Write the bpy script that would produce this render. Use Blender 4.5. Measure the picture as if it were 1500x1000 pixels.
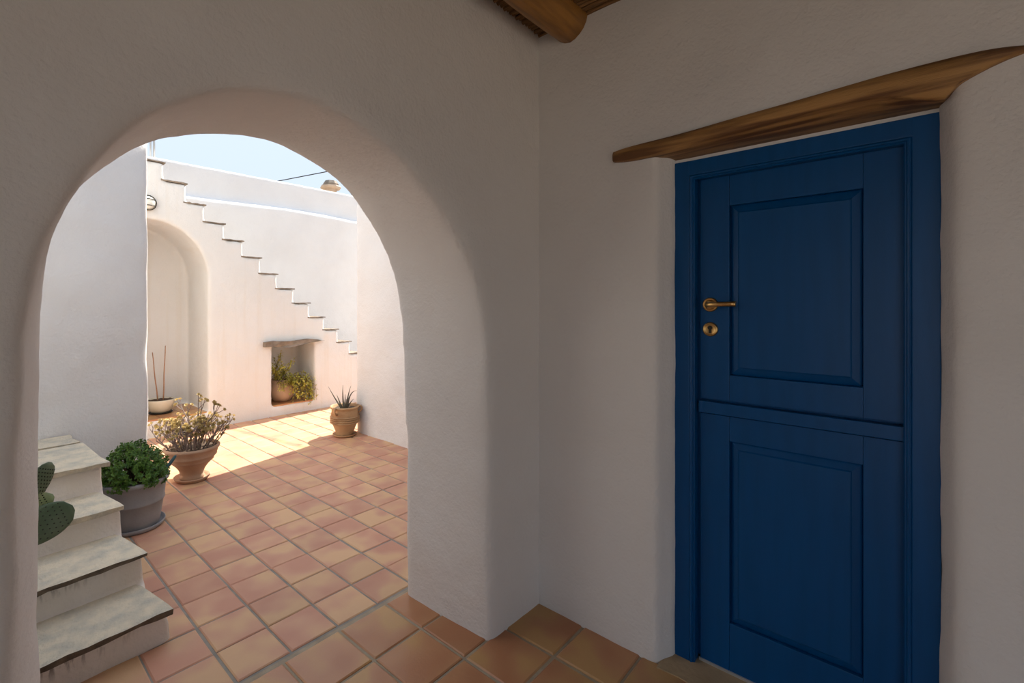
import bpy, bmesh, math, random
from mathutils import Vector, Matrix, noise
PI = math.pi
S = bpy.context.scene
COL = S.collection
for o in list(bpy.data.objects): bpy.data.objects.remove(o, do_unlink=True)

# ------------------------------------------------------------------ camera
YAW = math.radians(46.0)
cam = bpy.data.cameras.new('camera'); cam.sensor_width = 36.0; cam.lens = 697/1500*36
cam.shift_x = (750-665)/1500; cam.shift_y = -(500-445)/1500
cam.clip_start = 0.02; cam.clip_end = 300
camo = bpy.data.objects.new('camera', cam); COL.objects.link(camo)
camo.location = (0, 0, 1.5); camo.rotation_euler = (PI/2, 0, -YAW)
S.camera = camo

# ------------------------------------------------------------------ sky, sun, exposure
W = bpy.data.worlds.new('sky'); S.world = W; W.use_nodes = True
nt = W.node_tree; nt.nodes.clear()
tc = nt.nodes.new('ShaderNodeTexCoord'); sep = nt.nodes.new('ShaderNodeSeparateXYZ')
rmp = nt.nodes.new('ShaderNodeValToRGB'); bg = nt.nodes.new('ShaderNodeBackground'); wo = nt.nodes.new('ShaderNodeOutputWorld')
rmp.color_ramp.elements[0].position = 0.0; rmp.color_ramp.elements[0].color = (0.49, 0.565, 0.655, 1)
rmp.color_ramp.elements[1].position = 1.0; rmp.color_ramp.elements[1].color = (0.60, 0.74, 0.98, 1)
e = rmp.color_ramp.elements.new(0.42); e.color = (0.51, 0.60, 0.73, 1)
nt.links.new(tc.outputs['Generated'], sep.inputs[0]); nt.links.new(sep.outputs['Z'], rmp.inputs[0])
nt.links.new(rmp.outputs[0], bg.inputs['Color']); nt.links.new(bg.outputs[0], wo.inputs[0])
bg.inputs['Strength'].default_value = 1.0

SUN_EL, SUN_AZ = math.radians(47), math.radians(11.2)     # azimuth measured from +X towards +Y
sd = bpy.data.lights.new('sun', 'SUN'); sd.energy = 7.6; sd.angle = math.radians(0.6); sd.color = (1.0, 0.93, 0.82)
sun = bpy.data.objects.new('sun', sd); COL.objects.link(sun)
sv = Vector((math.cos(SUN_EL)*math.cos(SUN_AZ), math.cos(SUN_EL)*math.sin(SUN_AZ), math.sin(SUN_EL)))
sun.rotation_euler = sv.to_track_quat('Z', 'Y').to_euler(); sun.location = (8, 4, 9)
S.view_settings.view_transform = 'Standard'; S.view_settings.look = 'None'
S.view_settings.exposure = 0.65; S.view_settings.gamma = 1.0; S.view_settings.use_curve_mapping = False

# ------------------------------------------------------------------ materials
def mat(name, col, rough=0.8, col2=None, nscale=4.0, bump=0.0, bscale=40.0, bump2=0.0, b2scale=8.0, metal=0.0,
        rand=0.0, stretch=(1, 1, 1), spec=0.5, ramp=(0.35, 0.65), detail=4.0, sss=0.0, coord='Object', trans=0.0):
    m = bpy.data.materials.new(name); m.use_nodes = True
    n = m.node_tree.nodes; L = m.node_tree.links; b = n['Principled BSDF']
    b.inputs['Base Color'].default_value = (*col, 1); b.inputs['Roughness'].default_value = rough
    b.inputs['Metallic'].default_value = metal; b.inputs['Specular IOR Level'].default_value = spec
    t = n.new('ShaderNodeTexCoord'); mp = n.new('ShaderNodeMapping'); mp.inputs['Scale'].default_value = stretch
    L.new(t.outputs[coord], mp.inputs['Vector']); vec = mp.outputs['Vector']
    if rand:
        oi = n.new('ShaderNodeObjectInfo'); mul = n.new('ShaderNodeVectorMath'); mul.operation = 'SCALE'
        cmb = n.new('ShaderNodeCombineXYZ')
        for i in range(3): L.new(oi.outputs['Random'], cmb.inputs[i])
        L.new(cmb.outputs[0], mul.inputs[0]); mul.inputs['Scale'].default_value = 57.0
        ad = n.new('ShaderNodeVectorMath'); L.new(vec, ad.inputs[0]); L.new(mul.outputs[0], ad.inputs[1]); vec = ad.outputs[0]
    colout = None
    if col2 is not None:
        ns = n.new('ShaderNodeTexNoise'); ns.inputs['Scale'].default_value = nscale; ns.inputs['Detail'].default_value = detail
        L.new(vec, ns.inputs['Vector'])
        cr = n.new('ShaderNodeValToRGB'); cr.color_ramp.elements[0].position = ramp[0]; cr.color_ramp.elements[1].position = ramp[1]
        cr.color_ramp.elements[0].color = (*col, 1); cr.color_ramp.elements[1].color = (*col2, 1)
        L.new(ns.outputs['Fac'], cr.inputs[0]); colout = cr.outputs[0]
        if rand:
            hs = n.new('ShaderNodeHueSaturation'); mr = n.new('ShaderNodeMapRange')
            mr.inputs['To Min'].default_value = 1-rand; mr.inputs['To Max'].default_value = 1+rand
            L.new(oi.outputs['Random'], mr.inputs['Value']); L.new(mr.outputs[0], hs.inputs['Value'])
            L.new(colout, hs.inputs['Color']); colout = hs.outputs[0]
        L.new(colout, b.inputs['Base Color'])
    if bump or bump2:
        last = None
        for st, sc in ((bump, bscale), (bump2, b2scale)):
            if not st: continue
            bn = n.new('ShaderNodeTexNoise'); bn.inputs['Scale'].default_value = sc; bn.inputs['Detail'].default_value = 5.0
            L.new(vec, bn.inputs['Vector'])
            bm_ = n.new('ShaderNodeBump'); bm_.inputs['Strength'].default_value = 1.0; bm_.inputs['Distance'].default_value = st
            L.new(bn.outputs['Fac'], bm_.inputs['Height'])
            if last: L.new(last, bm_.inputs['Normal'])
            last = bm_.outputs['Normal']
        L.new(last, b.inputs['Normal'])
    if sss: b.inputs['Subsurface Weight'].default_value = sss; b.inputs['Subsurface Radius'].default_value = (.02, .02, .01)
    if trans:
        tr = n.new('ShaderNodeBsdfTranslucent'); mx = n.new('ShaderNodeMixShader'); mx.inputs[0].default_value = trans
        if colout: L.new(colout, tr.inputs['Color'])
        else: tr.inputs['Color'].default_value = (*col, 1)
        L.new(b.outputs[0], mx.inputs[1]); L.new(tr.outputs[0], mx.inputs[2])
        L.new(mx.outputs[0], n['Material Output'].inputs['Surface'])
    return m

M = {}
PL1, PL2 = (0.79, 0.745, 0.705), (0.75, 0.70, 0.655)
M['plaster'] = mat('lime_plaster', PL1, 0.93, PL2, 1.3, 0.0028, 75, 0.005, 14, spec=0.2)
M['plaster_out'] = mat('whitewash', (0.765, 0.75, 0.73), 0.93, (0.72, 0.70, 0.68), 1.6, 0.003, 60, 0.008, 9, spec=0.2)

def streak_plaster():
    m = mat('weathered_whitewash', (0.745, 0.74, 0.715), 0.93, (0.715, 0.705, 0.675), 1.6, 0.003, 60, 0.008, 9, spec=0.2)
    n = m.node_tree.nodes; L = m.node_tree.links; b = n['Principled BSDF']
    src = b.inputs['Base Color'].links[0].from_socket
    t = n.new('ShaderNodeTexCoord'); mp = n.new('ShaderNodeMapping'); mp.inputs['Scale'].default_value = (9, 1.2, 0.45)
    L.new(t.outputs['Object'], mp.inputs[0])
    ns = n.new('ShaderNodeTexNoise'); ns.inputs['Scale'].default_value = 1.6; ns.inputs['Detail'].default_value = 5
    L.new(mp.outputs[0], ns.inputs['Vector'])
    cr = n.new('ShaderNodeValToRGB'); cr.color_ramp.elements[0].position = 0.52; cr.color_ramp.elements[1].position = 0.78
    cr.color_ramp.elements[0].color = (0, 0, 0, 1); cr.color_ramp.elements[1].color = (0.32, 0.32, 0.32, 1)
    L.new(ns.outputs['Fac'], cr.inputs[0])
    mx = n.new('ShaderNodeMix'); mx.data_type = 'RGBA'
    L.new(cr.outputs[0], mx.inputs['Factor']); L.new(src, mx.inputs['A']); mx.inputs['B'].default_value = (0.66, 0.58, 0.46, 1)
    L.new(mx.outputs['Result'], b.inputs['Base Color'])
    return m
M['streak'] = streak_plaster()
M['riser'] = mat('stained_whitewash', (0.84, 0.78, 0.71), 0.92, (0.79, 0.71, 0.61), 3.0, 0.004, 60, 0.006, 12, spec=0.2, ramp=(.45, .75))

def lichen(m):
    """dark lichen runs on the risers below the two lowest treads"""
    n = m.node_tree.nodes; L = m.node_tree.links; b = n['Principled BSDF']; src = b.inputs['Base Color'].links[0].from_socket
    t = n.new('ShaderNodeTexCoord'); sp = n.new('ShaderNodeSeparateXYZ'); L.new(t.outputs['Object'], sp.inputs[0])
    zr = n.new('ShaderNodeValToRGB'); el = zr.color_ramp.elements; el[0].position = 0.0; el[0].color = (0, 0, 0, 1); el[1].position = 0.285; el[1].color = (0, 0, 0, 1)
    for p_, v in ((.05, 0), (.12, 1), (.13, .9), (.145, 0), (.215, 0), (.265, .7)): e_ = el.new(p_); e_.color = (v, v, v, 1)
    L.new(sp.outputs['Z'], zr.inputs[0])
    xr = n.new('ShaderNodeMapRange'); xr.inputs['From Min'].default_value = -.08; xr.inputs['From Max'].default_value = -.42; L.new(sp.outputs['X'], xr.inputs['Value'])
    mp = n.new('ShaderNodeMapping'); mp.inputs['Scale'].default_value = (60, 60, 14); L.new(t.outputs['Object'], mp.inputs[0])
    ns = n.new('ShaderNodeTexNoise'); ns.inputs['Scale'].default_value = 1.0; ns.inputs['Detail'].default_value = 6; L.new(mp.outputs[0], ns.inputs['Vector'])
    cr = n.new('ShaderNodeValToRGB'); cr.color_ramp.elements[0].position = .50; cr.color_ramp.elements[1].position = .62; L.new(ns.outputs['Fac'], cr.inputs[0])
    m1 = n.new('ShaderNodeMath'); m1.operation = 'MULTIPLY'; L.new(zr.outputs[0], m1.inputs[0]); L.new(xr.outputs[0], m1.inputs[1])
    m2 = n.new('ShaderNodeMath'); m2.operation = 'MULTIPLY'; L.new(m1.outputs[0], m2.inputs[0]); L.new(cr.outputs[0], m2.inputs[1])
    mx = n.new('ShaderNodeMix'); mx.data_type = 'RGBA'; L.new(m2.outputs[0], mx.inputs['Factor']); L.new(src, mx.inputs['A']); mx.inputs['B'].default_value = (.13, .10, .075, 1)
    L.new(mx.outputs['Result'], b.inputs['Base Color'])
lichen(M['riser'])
def tile_mat(name, a, b_, c, rough, bump):
    m = mat(name, a, rough, b_, 4.6, 0.0006, 90, bump, 9, rand=0.07, ramp=(0.36, 0.62), detail=1.5, spec=0.45)
    n = m.node_tree.nodes; L = m.node_tree.links
    cr = [x for x in n if x.type == 'VALTORGB'][0]
    e = cr.color_ramp.elements.new(0.49); e.color = (*c, 1)
    return m
M['tile_out'] = tile_mat('terracotta_courtyard', (0.54, 0.26, 0.165), (0.64, 0.385, 0.205), (0.585, 0.31, 0.19), 0.55, 0.002)
M['tile_in'] = tile_mat('terracotta_sealed', (0.44, 0.19, 0.085), (0.52, 0.29, 0.11), (0.48, 0.23, 0.105), 0.30, 0.002)
M['grout'] = mat('cement_grout', (0.33, 0.29, 0.24), 0.95, (0.26, 0.235, 0.20), 14, 0.002, 90)
M['grout_in'] = mat('sand_grout', (0.42, 0.34, 0.24), 0.95, (0.34, 0.27, 0.19), 14, 0.002, 90)
M['ground'] = mat('dry_earth', (0.42, 0.375, 0.32), 0.95, (0.36, 0.32, 0.26), 3, 0.01, 20)
M['slab'] = mat('pale_schist', (0.72, 0.62, 0.46), 0.85, (0.52, 0.475, 0.38), 13, 0.008, 60, 0.008, 16, ramp=(.40, .68), detail=10.0, rand=0.05)
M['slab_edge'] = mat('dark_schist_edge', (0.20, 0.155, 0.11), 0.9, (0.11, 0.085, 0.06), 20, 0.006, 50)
M['schist'] = mat('grey_schist', (0.29, 0.235, 0.18), 0.9, (0.17, 0.135, 0.10), 9, 0.006, 40, 0.01, 8)
M['blue'] = mat('blue_door_paint', (0.0015, 0.074, 0.235), 0.32, (0.001, 0.066, 0.21), 5, 0.0004, 120, spec=0.30, stretch=(6, 6, 0.5))
M['wood'] = mat('oiled_timber', (0.46, 0.24, 0.075), 0.5, (0.16, 0.065, 0.018), 3.4, 0.0015, 60, 0.002, 10, stretch=(11, 0.8, 11), ramp=(.40, .60), detail=6)
M['beam'] = mat('varnished_beam', (0.40, 0.185, 0.035), 0.42, (0.22, 0.09, 0.018), 4.0, 0.001, 60, 0.003, 8, stretch=(0.9, 8, 8), ramp=(.42, .7), detail=5)
M['reed'] = mat('ceiling_reed', (0.34, 0.17, 0.055), 0.65, (0.12, 0.055, 0.018), 6.0, 0.0008, 60, stretch=(40, 1.5, 40), ramp=(.35, .68))
M['brass'] = mat('aged_brass', (0.78, 0.50, 0.20), 0.30, (0.66, 0.41, 0.15), 30, metal=1.0)
M['dark_metal'] = mat('dark_metal', (0.035, 0.03, 0.025), 0.5, metal=0.6)
M['alu'] = mat('aluminium_sweep', (0.75, 0.75, 0.75), 0.35, metal=0.8)
M['threshold'] = mat('sandstone', (0.50, 0.36, 0.21), 0.8, (0.40, 0.28, 0.15), 6, 0.003, 50, 0.006, 9)
M['grey_pot'] = mat('grey_clay', (0.25, 0.245, 0.25), 0.75, (0.33, 0.32, 0.32), 5, 0.001, 80, ramp=(.4, .65))
M['terra_pot'] = mat('weathered_terracotta', (0.42, 0.25, 0.155), 0.8, (0.50, 0.33, 0.22), 6, 0.0015, 70, 0.003, 12)
M['aloe_pot'] = mat('wheel_thrown_clay', (0.48, 0.30, 0.155), 0.75, (0.27, 0.13, 0.055), 5, 0.0012, 70, 0.003, 12, ramp=(.48, .72), stretch=(1, 1, 1.6))
M['white_pot'] = mat('cream_glazed_pot', (0.66, 0.62, 0.50), 0.45, (0.58, 0.53, 0.41), 6, 0.001, 50)
M['clay_pale'] = mat('pale_clay_pot', (0.50, 0.36, 0.25), 0.8, (0.43, 0.30, 0.20), 5, 0.002, 50)
M['soil'] = mat('potting_soil', (0.055, 0.033, 0.02), 0.95, (0.10, 0.065, 0.04), 40, 0.008, 60)
M['basil'] = mat('basil_leaf', (0.055, 0.135, 0.016), 0.42, (0.15, 0.265, 0.04), 9, trans=0.25)
M['succ_leaf'] = mat('dry_succulent_leaf', (0.33, 0.23, 0.08), 0.5, (0.66, 0.52, 0.24), 12, trans=0.25)
M['succ_stem'] = mat('succulent_stem', (0.20, 0.15, 0.13), 0.8, (0.29, 0.22, 0.19), 30, 0.002, 90)
M['vine_leaf'] = mat('yellow_green_leaf', (0.25, 0.25, 0.03), 0.5, (0.68, 0.60, 0.12), 7, trans=0.3)
M['twig'] = mat('brown_twig', (0.15, 0.09, 0.05), 0.85)
M['aloe'] = mat('aloe_leaf', (0.085, 0.09, 0.065), 0.45, (0.14, 0.115, 0.085), 9)
M['cactus'] = mat('prickly_pear_dark', (0.095, 0.15, 0.075), 0.55, (0.17, 0.23, 0.14), 9, 0.002, 50)
M['cactus_pale'] = mat('prickly_pear_pale', (0.22, 0.27, 0.10), 0.55, (0.28, 0.32, 0.14), 9, 0.002, 50)
M['spine'] = mat('areole', (0.035, 0.03, 0.02), 0.8)
M['teal'] = mat('teal_plastic', (0.004, 0.042, 0.044), 0.5)
M['steel'] = mat('galvanised_steel', (0.45, 0.45, 0.44), 0.4, metal=0.8)
M['cane'] = mat('dry_cane', (0.40, 0.21, 0.12), 0.7, (0.30, 0.16, 0.08), 12)
M['glass'] = mat('frosted_lamp_glass', (0.80, 0.78, 0.70), 0.3)

# ------------------------------------------------------------------ helpers
def obj(name, bm, m, parent=None, smooth=False, kind=None, label=None):
    me = bm if isinstance(bm, bpy.types.Mesh) else bpy.data.meshes.new(name)
    if not isinstance(bm, bpy.types.Mesh):
        bmesh.ops.recalc_face_normals(bm, faces=bm.faces[:]); bm.to_mesh(me); bm.free()
        if smooth:
            for p in me.polygons: p.use_smooth = True
    if m is not None and not me.materials: me.materials.append(M[m])
    o = bpy.data.objects.new(name, me); COL.objects.link(o)
    if parent: o.parent = parent
    if kind: o['kind'] = kind
    if label: o['label'] = label
    return o

def tag(o, label, cat, kind=None, group=None):
    o['label'] = label; o['category'] = cat
    if kind: o['kind'] = kind
    if group: o['group'] = group
    return o

def empty(name, loc, rz=0.0):
    o = bpy.data.objects.new(name, None); COL.objects.link(o); o.location = loc; o.rotation_euler = (0, 0, rz)
    o.empty_display_size = 0.1
    return o

def box(bm, x0, x1, y0, y1, z0, z1, bev=0.0):
    vs = [bm.verts.new(p) for p in ((x0,y0,z0),(x1,y0,z0),(x1,y1,z0),(x0,y1,z0),(x0,y0,z1),(x1,y0,z1),(x1,y1,z1),(x0,y1,z1))]
    fs = [bm.faces.new([vs[i] for i in f]) for f in ((3,2,1,0),(4,5,6,7),(0,1,5,4),(1,2,6,5),(2,3,7,6),(3,0,4,7))]
    if bev:
        ed = list({e for f in fs for e in f.edges})
        bmesh.ops.bevel(bm, geom=ed, offset=bev, segments=2, affect='EDGES', profile=0.6)
    return vs

def prism(bm, pts0, pts1):
    """closed prism between two polygons (3-D points, same count)"""
    a = [bm.verts.new(p) for p in pts0]; b = [bm.verts.new(p) for p in pts1]; n = len(a)
    bm.faces.new(a); bm.faces.new(list(reversed(b)))
    for i in range(n): bm.faces.new((a[i], b[i], b[(i+1) % n], a[(i+1) % n]))

def lathe(bm, prof, seg=40, cap=True, c=(0, 0, 0)):
    rings = []
    for r, z in prof:
        rings.append([bm.verts.new((c[0]+r*math.cos(2*PI*i/seg), c[1]+r*math.sin(2*PI*i/seg), c[2]+z)) for i in range(seg)])
    for a, b in zip(rings, rings[1:]):
        for i in range(seg): bm.faces.new((a[i], a[(i+1) % seg], b[(i+1) % seg], b[i]))
    if cap: bm.faces.new(list(reversed(rings[0]))); bm.faces.new(rings[-1])

def tube(bm, pts, rad, seg=6, cap=True):
    pts = [Vector(p) for p in pts]
    if not hasattr(rad, '__len__'): rad = [rad]*len(pts)
    rings = []; prev = None
    for i, p in enumerate(pts):
        d = (pts[min(i+1, len(pts)-1)]-pts[max(i-1, 0)]).normalized()
        up = Vector((0, 0, 1)) if abs(d.z) < 0.9 else Vector((1, 0, 0))
        if prev is None: a = d.cross(up).normalized()
        else: a = (prev-d*prev.dot(d)).normalized()
        prev = a; b = d.cross(a)
        rings.append([bm.verts.new(p+(a*math.cos(2*PI*k/seg)+b*math.sin(2*PI*k/seg))*rad[i]) for k in range(seg)])
    for r0, r1 in zip(rings, rings[1:]):
        for k in range(seg): bm.faces.new((r0[k], r0[(k+1) % seg], r1[(k+1) % seg], r1[k]))
    if cap: bm.faces.new(list(reversed(rings[0]))); bm.faces.new(rings[-1])

def resample(pts, n):
    d = [0.0]
    for a, b in zip(pts, pts[1:]): d.append(d[-1]+math.dist(a, b))
    out = []
    for i in range(n):
        s = d[-1]*i/(n-1); k = 0
        while k < len(d)-2 and d[k+1] < s: k += 1
        t = (s-d[k])/max(1e-9, d[k+1]-d[k])
        p0, p1, p2, p3 = pts[max(k-1, 0)], pts[k], pts[k+1], pts[min(k+2, len(pts)-1)]
        out.append(tuple(0.5*((2*p1[j])+(p2[j]-p0[j])*t+(2*p0[j]-5*p1[j]+4*p2[j]-p3[j])*t*t+(3*p1[j]-p0[j]-3*p2[j]+p3[j])*t**3) for j in range(len(p1))))
    return out

TEX = bpy.data.textures.new('hand_trowelled', 'CLOUDS'); TEX.noise_scale = 0.38; TEX.noise_depth = 2
TEX2 = bpy.data.textures.new('rough_coat', 'CLOUDS'); TEX2.noise_scale = 0.07; TEX2.noise_depth = 1
def plaster(name, bm, m, voxel=0.02, smooth=25, disp=0.022, disp2=0.0):
    """hand-plastered masonry: union of the solids in bm, edges rounded off, surface slightly uneven"""
    bmesh.ops.recalc_face_normals(bm, faces=bm.faces[:])
    bmesh.ops.triangulate(bm, faces=bm.faces[:])
    me = bpy.data.meshes.new(name+'_raw'); bm.to_mesh(me); bm.free()
    t = bpy.data.objects.new(name+'_raw', me); COL.objects.link(t)
    r = t.modifiers.new('r', 'REMESH'); r.mode = 'VOXEL'; r.voxel_size = voxel; r.use_smooth_shade = True
    s = t.modifiers.new('s', 'SMOOTH'); s.factor = 0.5; s.iterations = smooth
    if disp:
        d = t.modifiers.new('d', 'DISPLACE'); d.texture = TEX; d.texture_coords = 'GLOBAL'; d.strength = disp; d.mid_level = 0.5
    if disp2:
        d = t.modifiers.new('d2', 'DISPLACE'); d.texture = TEX2; d.texture_coords = 'GLOBAL'; d.strength = disp2; d.mid_level = 0.5
    dg = bpy.context.evaluated_depsgraph_get(); dg.update()
    out = bpy.data.meshes.new_from_object(t.evaluated_get(dg)); out.name = name
    out.materials.clear(); out.materials.append(M[m])
    for p in out.polygons: p.use_smooth = True
    bpy.data.objects.remove(t, do_unlink=True)
    o = bpy.data.objects.new(name, out); COL.objects.link(o)
    return o

# ================================================================== THE SETTING
XD = 2.012          # face of the door wall
Y0, Y1 = 1.35, 1.90 # arch wall, porch face and courtyard face
ZT = 3.15
# ---- arch wall
fr = [(0.068, -0.2), (0.070, 0.4), (0.074, 0.85), (0.084, 1.28), (0.109, 1.566), (0.148, 1.69), (0.207, 1.812), (0.244, 1.868), (0.290, 1.929), (0.352, 1.988), (0.537, 2.099), (0.744, 2.140),
      (0.975, 2.10), (1.16, 2.009), (1.378, 1.836), (1.53, 1.632), (1.60, 1.395), (1.617, 1.18), (1.622, 0.6), (1.622, -0.2)]
bk = [(0.171, -0.2), (0.170, 0.4), (0.166, 0.85), (0.164, 1.18), (0.172, 1.593), (0.216, 1.80), (0.290, 1.90), (0.424, 2.036), (0.631, 2.123), (0.836, 2.151),
      (1.015, 2.126), (1.219, 2.036), (1.392, 1.85), (1.497, 1.655), (1.555, 1.378), (1.577, 0.954), (1.590, 0.5), (1.596, -0.2)]
NA = 72
frr, bkr = resample(fr, NA), resample(bk, NA)
bm = bmesh.new()
def outline(pts, y):
    return [(-1.75, y, -0.2)] + [(x, y, z) for x, z in pts] + [(3.35, y, -0.2), (3.35, y, ZT), (-1.75, y, ZT)]
prism(bm, outline(frr, Y0), outline(bkr, Y1))
wf = plaster('wall_front', bm, 'plaster', 0.017, 26, 0.020, 0.004)
tag(wf, 'thick plastered wall with a rounded archway opening to the courtyard', 'wall', 'structure')
# ---- door wall with the door recess
DY0, DY1, DZ = -0.066, 0.748, 2.170
bm = bmesh.new()
def dout(x, a, b, z): return [(x, -3.3, -0.2), (x, a, -0.2), (x, a, z), (x, b, z), (x, b, -0.2), (x, 1.6, -0.2), (x, 1.6, ZT), (x, -3.3, ZT)]
prism(bm, dout(XD, DY0-0.012, DY1+0.014, DZ), dout(2.5, DY0+0.004, DY1-0.012, DZ-0.006))
box(bm, 2.27, 2.55, -.3, 1.0, -.2, 2.4)  # unseen solid block, added to stop light leaking round the door
box(bm, 2.085, 2.4, 0.731, 0.85, -.2, 2.3); box(bm, 2.085, 2.4, -.2, -0.058, -.2, 2.3)
wr = plaster('wall_right', bm, 'plaster', 0.019, 16, 0.016, 0.004)
tag(wr, 'plastered wall holding the blue door under a timber lintel', 'wall', 'structure')
# ---- the porch walls behind the camera (the left one's unseen wide opening is added to brighten the porch)
bm = bmesh.new()
prism(bm, [(x, -3.0, z) for x, z in ((-1.75, -.2), (0.15, -.2), (0.15, 2.2), (1.75, 2.2), (1.75, -.2), (2.4, -.2), (2.4, ZT), (-1.75, ZT))],
          [(x, -3.3, z) for x, z in ((-1.75, -.2), (0.15, -.2), (0.15, 2.2), (1.75, 2.2), (1.75, -.2), (2.4, -.2), (2.4, ZT), (-1.75, ZT))])
tag(plaster('wall_back', bm, 'plaster', 0.05, 4, 0.02), 'plastered wall behind the viewer with a doorway', 'wall', 'structure')
bm = bmesh.new()
lo_ = ((-3.3, -.2), (-2.7, -.2), (-2.7, 2.45), (0.22, 2.45), (0.22, -.2), (1.5, -.2), (1.5, ZT), (-3.3, ZT))
prism(bm, [(-1.75, y, z) for y, z in lo_], [(-1.4, y, z) for y, z in lo_])
tag(plaster('wall_left', bm, 'plaster', 0.05, 4, 0.02), 'plastered porch wall left of the viewer with a wide opening added to let daylight in', 'wall', 'structure')
# ---- ceiling: slab with a mat of reeds beneath
bm = bmesh.new(); box(bm, -1.8, 2.55, -3.35, 1.95, 2.875, 3.2)
ceil = obj('ceiling', bm, 'reed'); tag(ceil, 'dark reed ceiling of the porch above the walls', 'ceiling', 'structure')
rng = random.Random(3); bm = bmesh.new(); x = -1.42
while x < 2.06:
    r = rng.uniform(0.009, 0.0135); z = 2.850+rng.uniform(-.006, .006); ys = [1.42, 0.6, -0.4, -1.6, -3.1]
    tube(bm, [(x+rng.uniform(-.003, .003), y, z+rng.uniform(-.003, .003)) for y in ys], r, 7, False)
    x += 2*r+rng.uniform(0.0, 0.006)
obj('reed_mat', bm, 'reed', ceil, True, 'stuff', 'brown reeds laid side by side')

# ---- courtyard masonry
bm = bmesh.new(); box(bm, 3.225, 4.3, 1.95, 3.3, -.2, 5.8); box(bm, 3.225, 4.3, 3.2, 4.735, -.2, 5.2)
tag(plaster('wall_courtyard_right', bm, 'plaster_out', 0.035, 6, 0.03), 'tall white courtyard wall behind the ribbed clay pot', 'wall', 'structure')
bm = bmesh.new()
a13 = math.radians(10.3); c0 = Vector((1.012, 4.25)); dv = Vector((math.cos(a13), math.sin(a13)))
p = [c0, c0-dv*1.7, Vector((-.64, 6.11)), Vector((1.0, 6.11))]
prism(bm, [(q.x, q.y, -.2) for q in p], [(q.x, q.y, 4.4) for q in p])
tag(plaster('wall_courtyard_left', bm, 'plaster_out', 0.035, 5, 0.025), 'smooth white wall in shade behind the stone steps and green basil', 'wall', 'structure')
bm = bmesh.new(); box(bm, -0.7, -0.27, 1.95, 3.7, -.2, 2.6)
tag(plaster('wall_courtyard_side', bm, 'plaster_out', 0.05, 4, 0.02), 'white wall at the hidden side of the courtyard', 'wall', 'structure')
# wall behind the outdoor staircase: lower part, sloped ledge, set-back upper part
bm = bmesh.new()
def far_prof(x): return [(x, 7.16, -.2), (x, 7.16, 3.0+0.02*math.sin(x*2.1)-0.006*x), (x, 7.25, 3.040+0.02*math.sin(x*2.1)-.006*x), (x, 7.275, 3.05), (x, 7.285, 3.47), (x, 7.75, 3.47), (x, 7.75, -.2)]
xs = [-0.4+0.4*i for i in range(22)]; secs = [[bm.verts.new(q) for q in far_prof(x)] for x in xs]
for s0, s1 in zip(secs, secs[1:]):
    for i in range(7): bm.faces.new((s0[i], s0[(i+1) % 7], s1[(i+1) % 7], s1[i]))
bm.faces.new(secs[0]); bm.faces.new(list(reversed(secs[-1])))
tag(plaster('wall_far', bm, 'plaster_out', 0.03, 6, 0.02), 'high white wall with a sloped ledge behind the outdoor staircase', 'wall', 'structure')
bm = bmesh.new(); box(bm, -40, 40, -40, 40, -0.40, -0.19)  # ground plane out of view, added for its bounced light
tag(obj('ground', bm, 'ground'), 'unseen earth around the house, added to bounce light', 'ground', 'structure')

# ---- floors: every tile a piece of its own, laid in recessed grout
def tile_mesh(name, s, t, m):
    bm = bmesh.new(); c = 0.006
    a = [(-s/2, -t/2), (s/2, -t/2), (s/2, t/2), (-s/2, t/2)]
    lo = [bm.verts.new((x, y, -0.02)) for x, y in a]; mid = [bm.verts.new((x, y, -0.004)) for x, y in a]
    hi = [bm.verts.new((x-math.copysign(c, x), y-math.copysign(c, y), 0)) for x, y in a]
    for A, B in ((lo, mid), (mid, hi)):
        for i in range(4): bm.faces.new((A[i], A[(i+1) % 4], B[(i+1) % 4], B[i]))
    bm.faces.new(hi)
    me = bpy.data.meshes.new(name); bmesh.ops.recalc_face_normals(bm, faces=bm.faces[:]); bm.to_mesh(me); bm.free(); me.materials.append(M[m])
    return me
YS = 1.922                                   # where the porch floor meets the courtyard floor
bm = bmesh.new(); box(bm, -1.6, 3.3, YS, 7.3, -0.15, -0.0055); box(bm, 3.3, 7.0, 4.6, 7.2, -0.15, -0.0055)
fo = obj('floor_courtyard', bm, 'grout'); tag(fo, 'courtyard floor of terracotta tiles with grey joints', 'floor', 'structure')
bm = bmesh.new(); box(bm, -1.6, 2.3, -4.2, YS, -0.15, -0.0055)
fi = obj('floor', bm, 'grout_in'); tag(fi, 'porch floor of glossy brown terracotta tiles with wide joints', 'floor', 'structure')
rng = random.Random(11)
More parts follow.
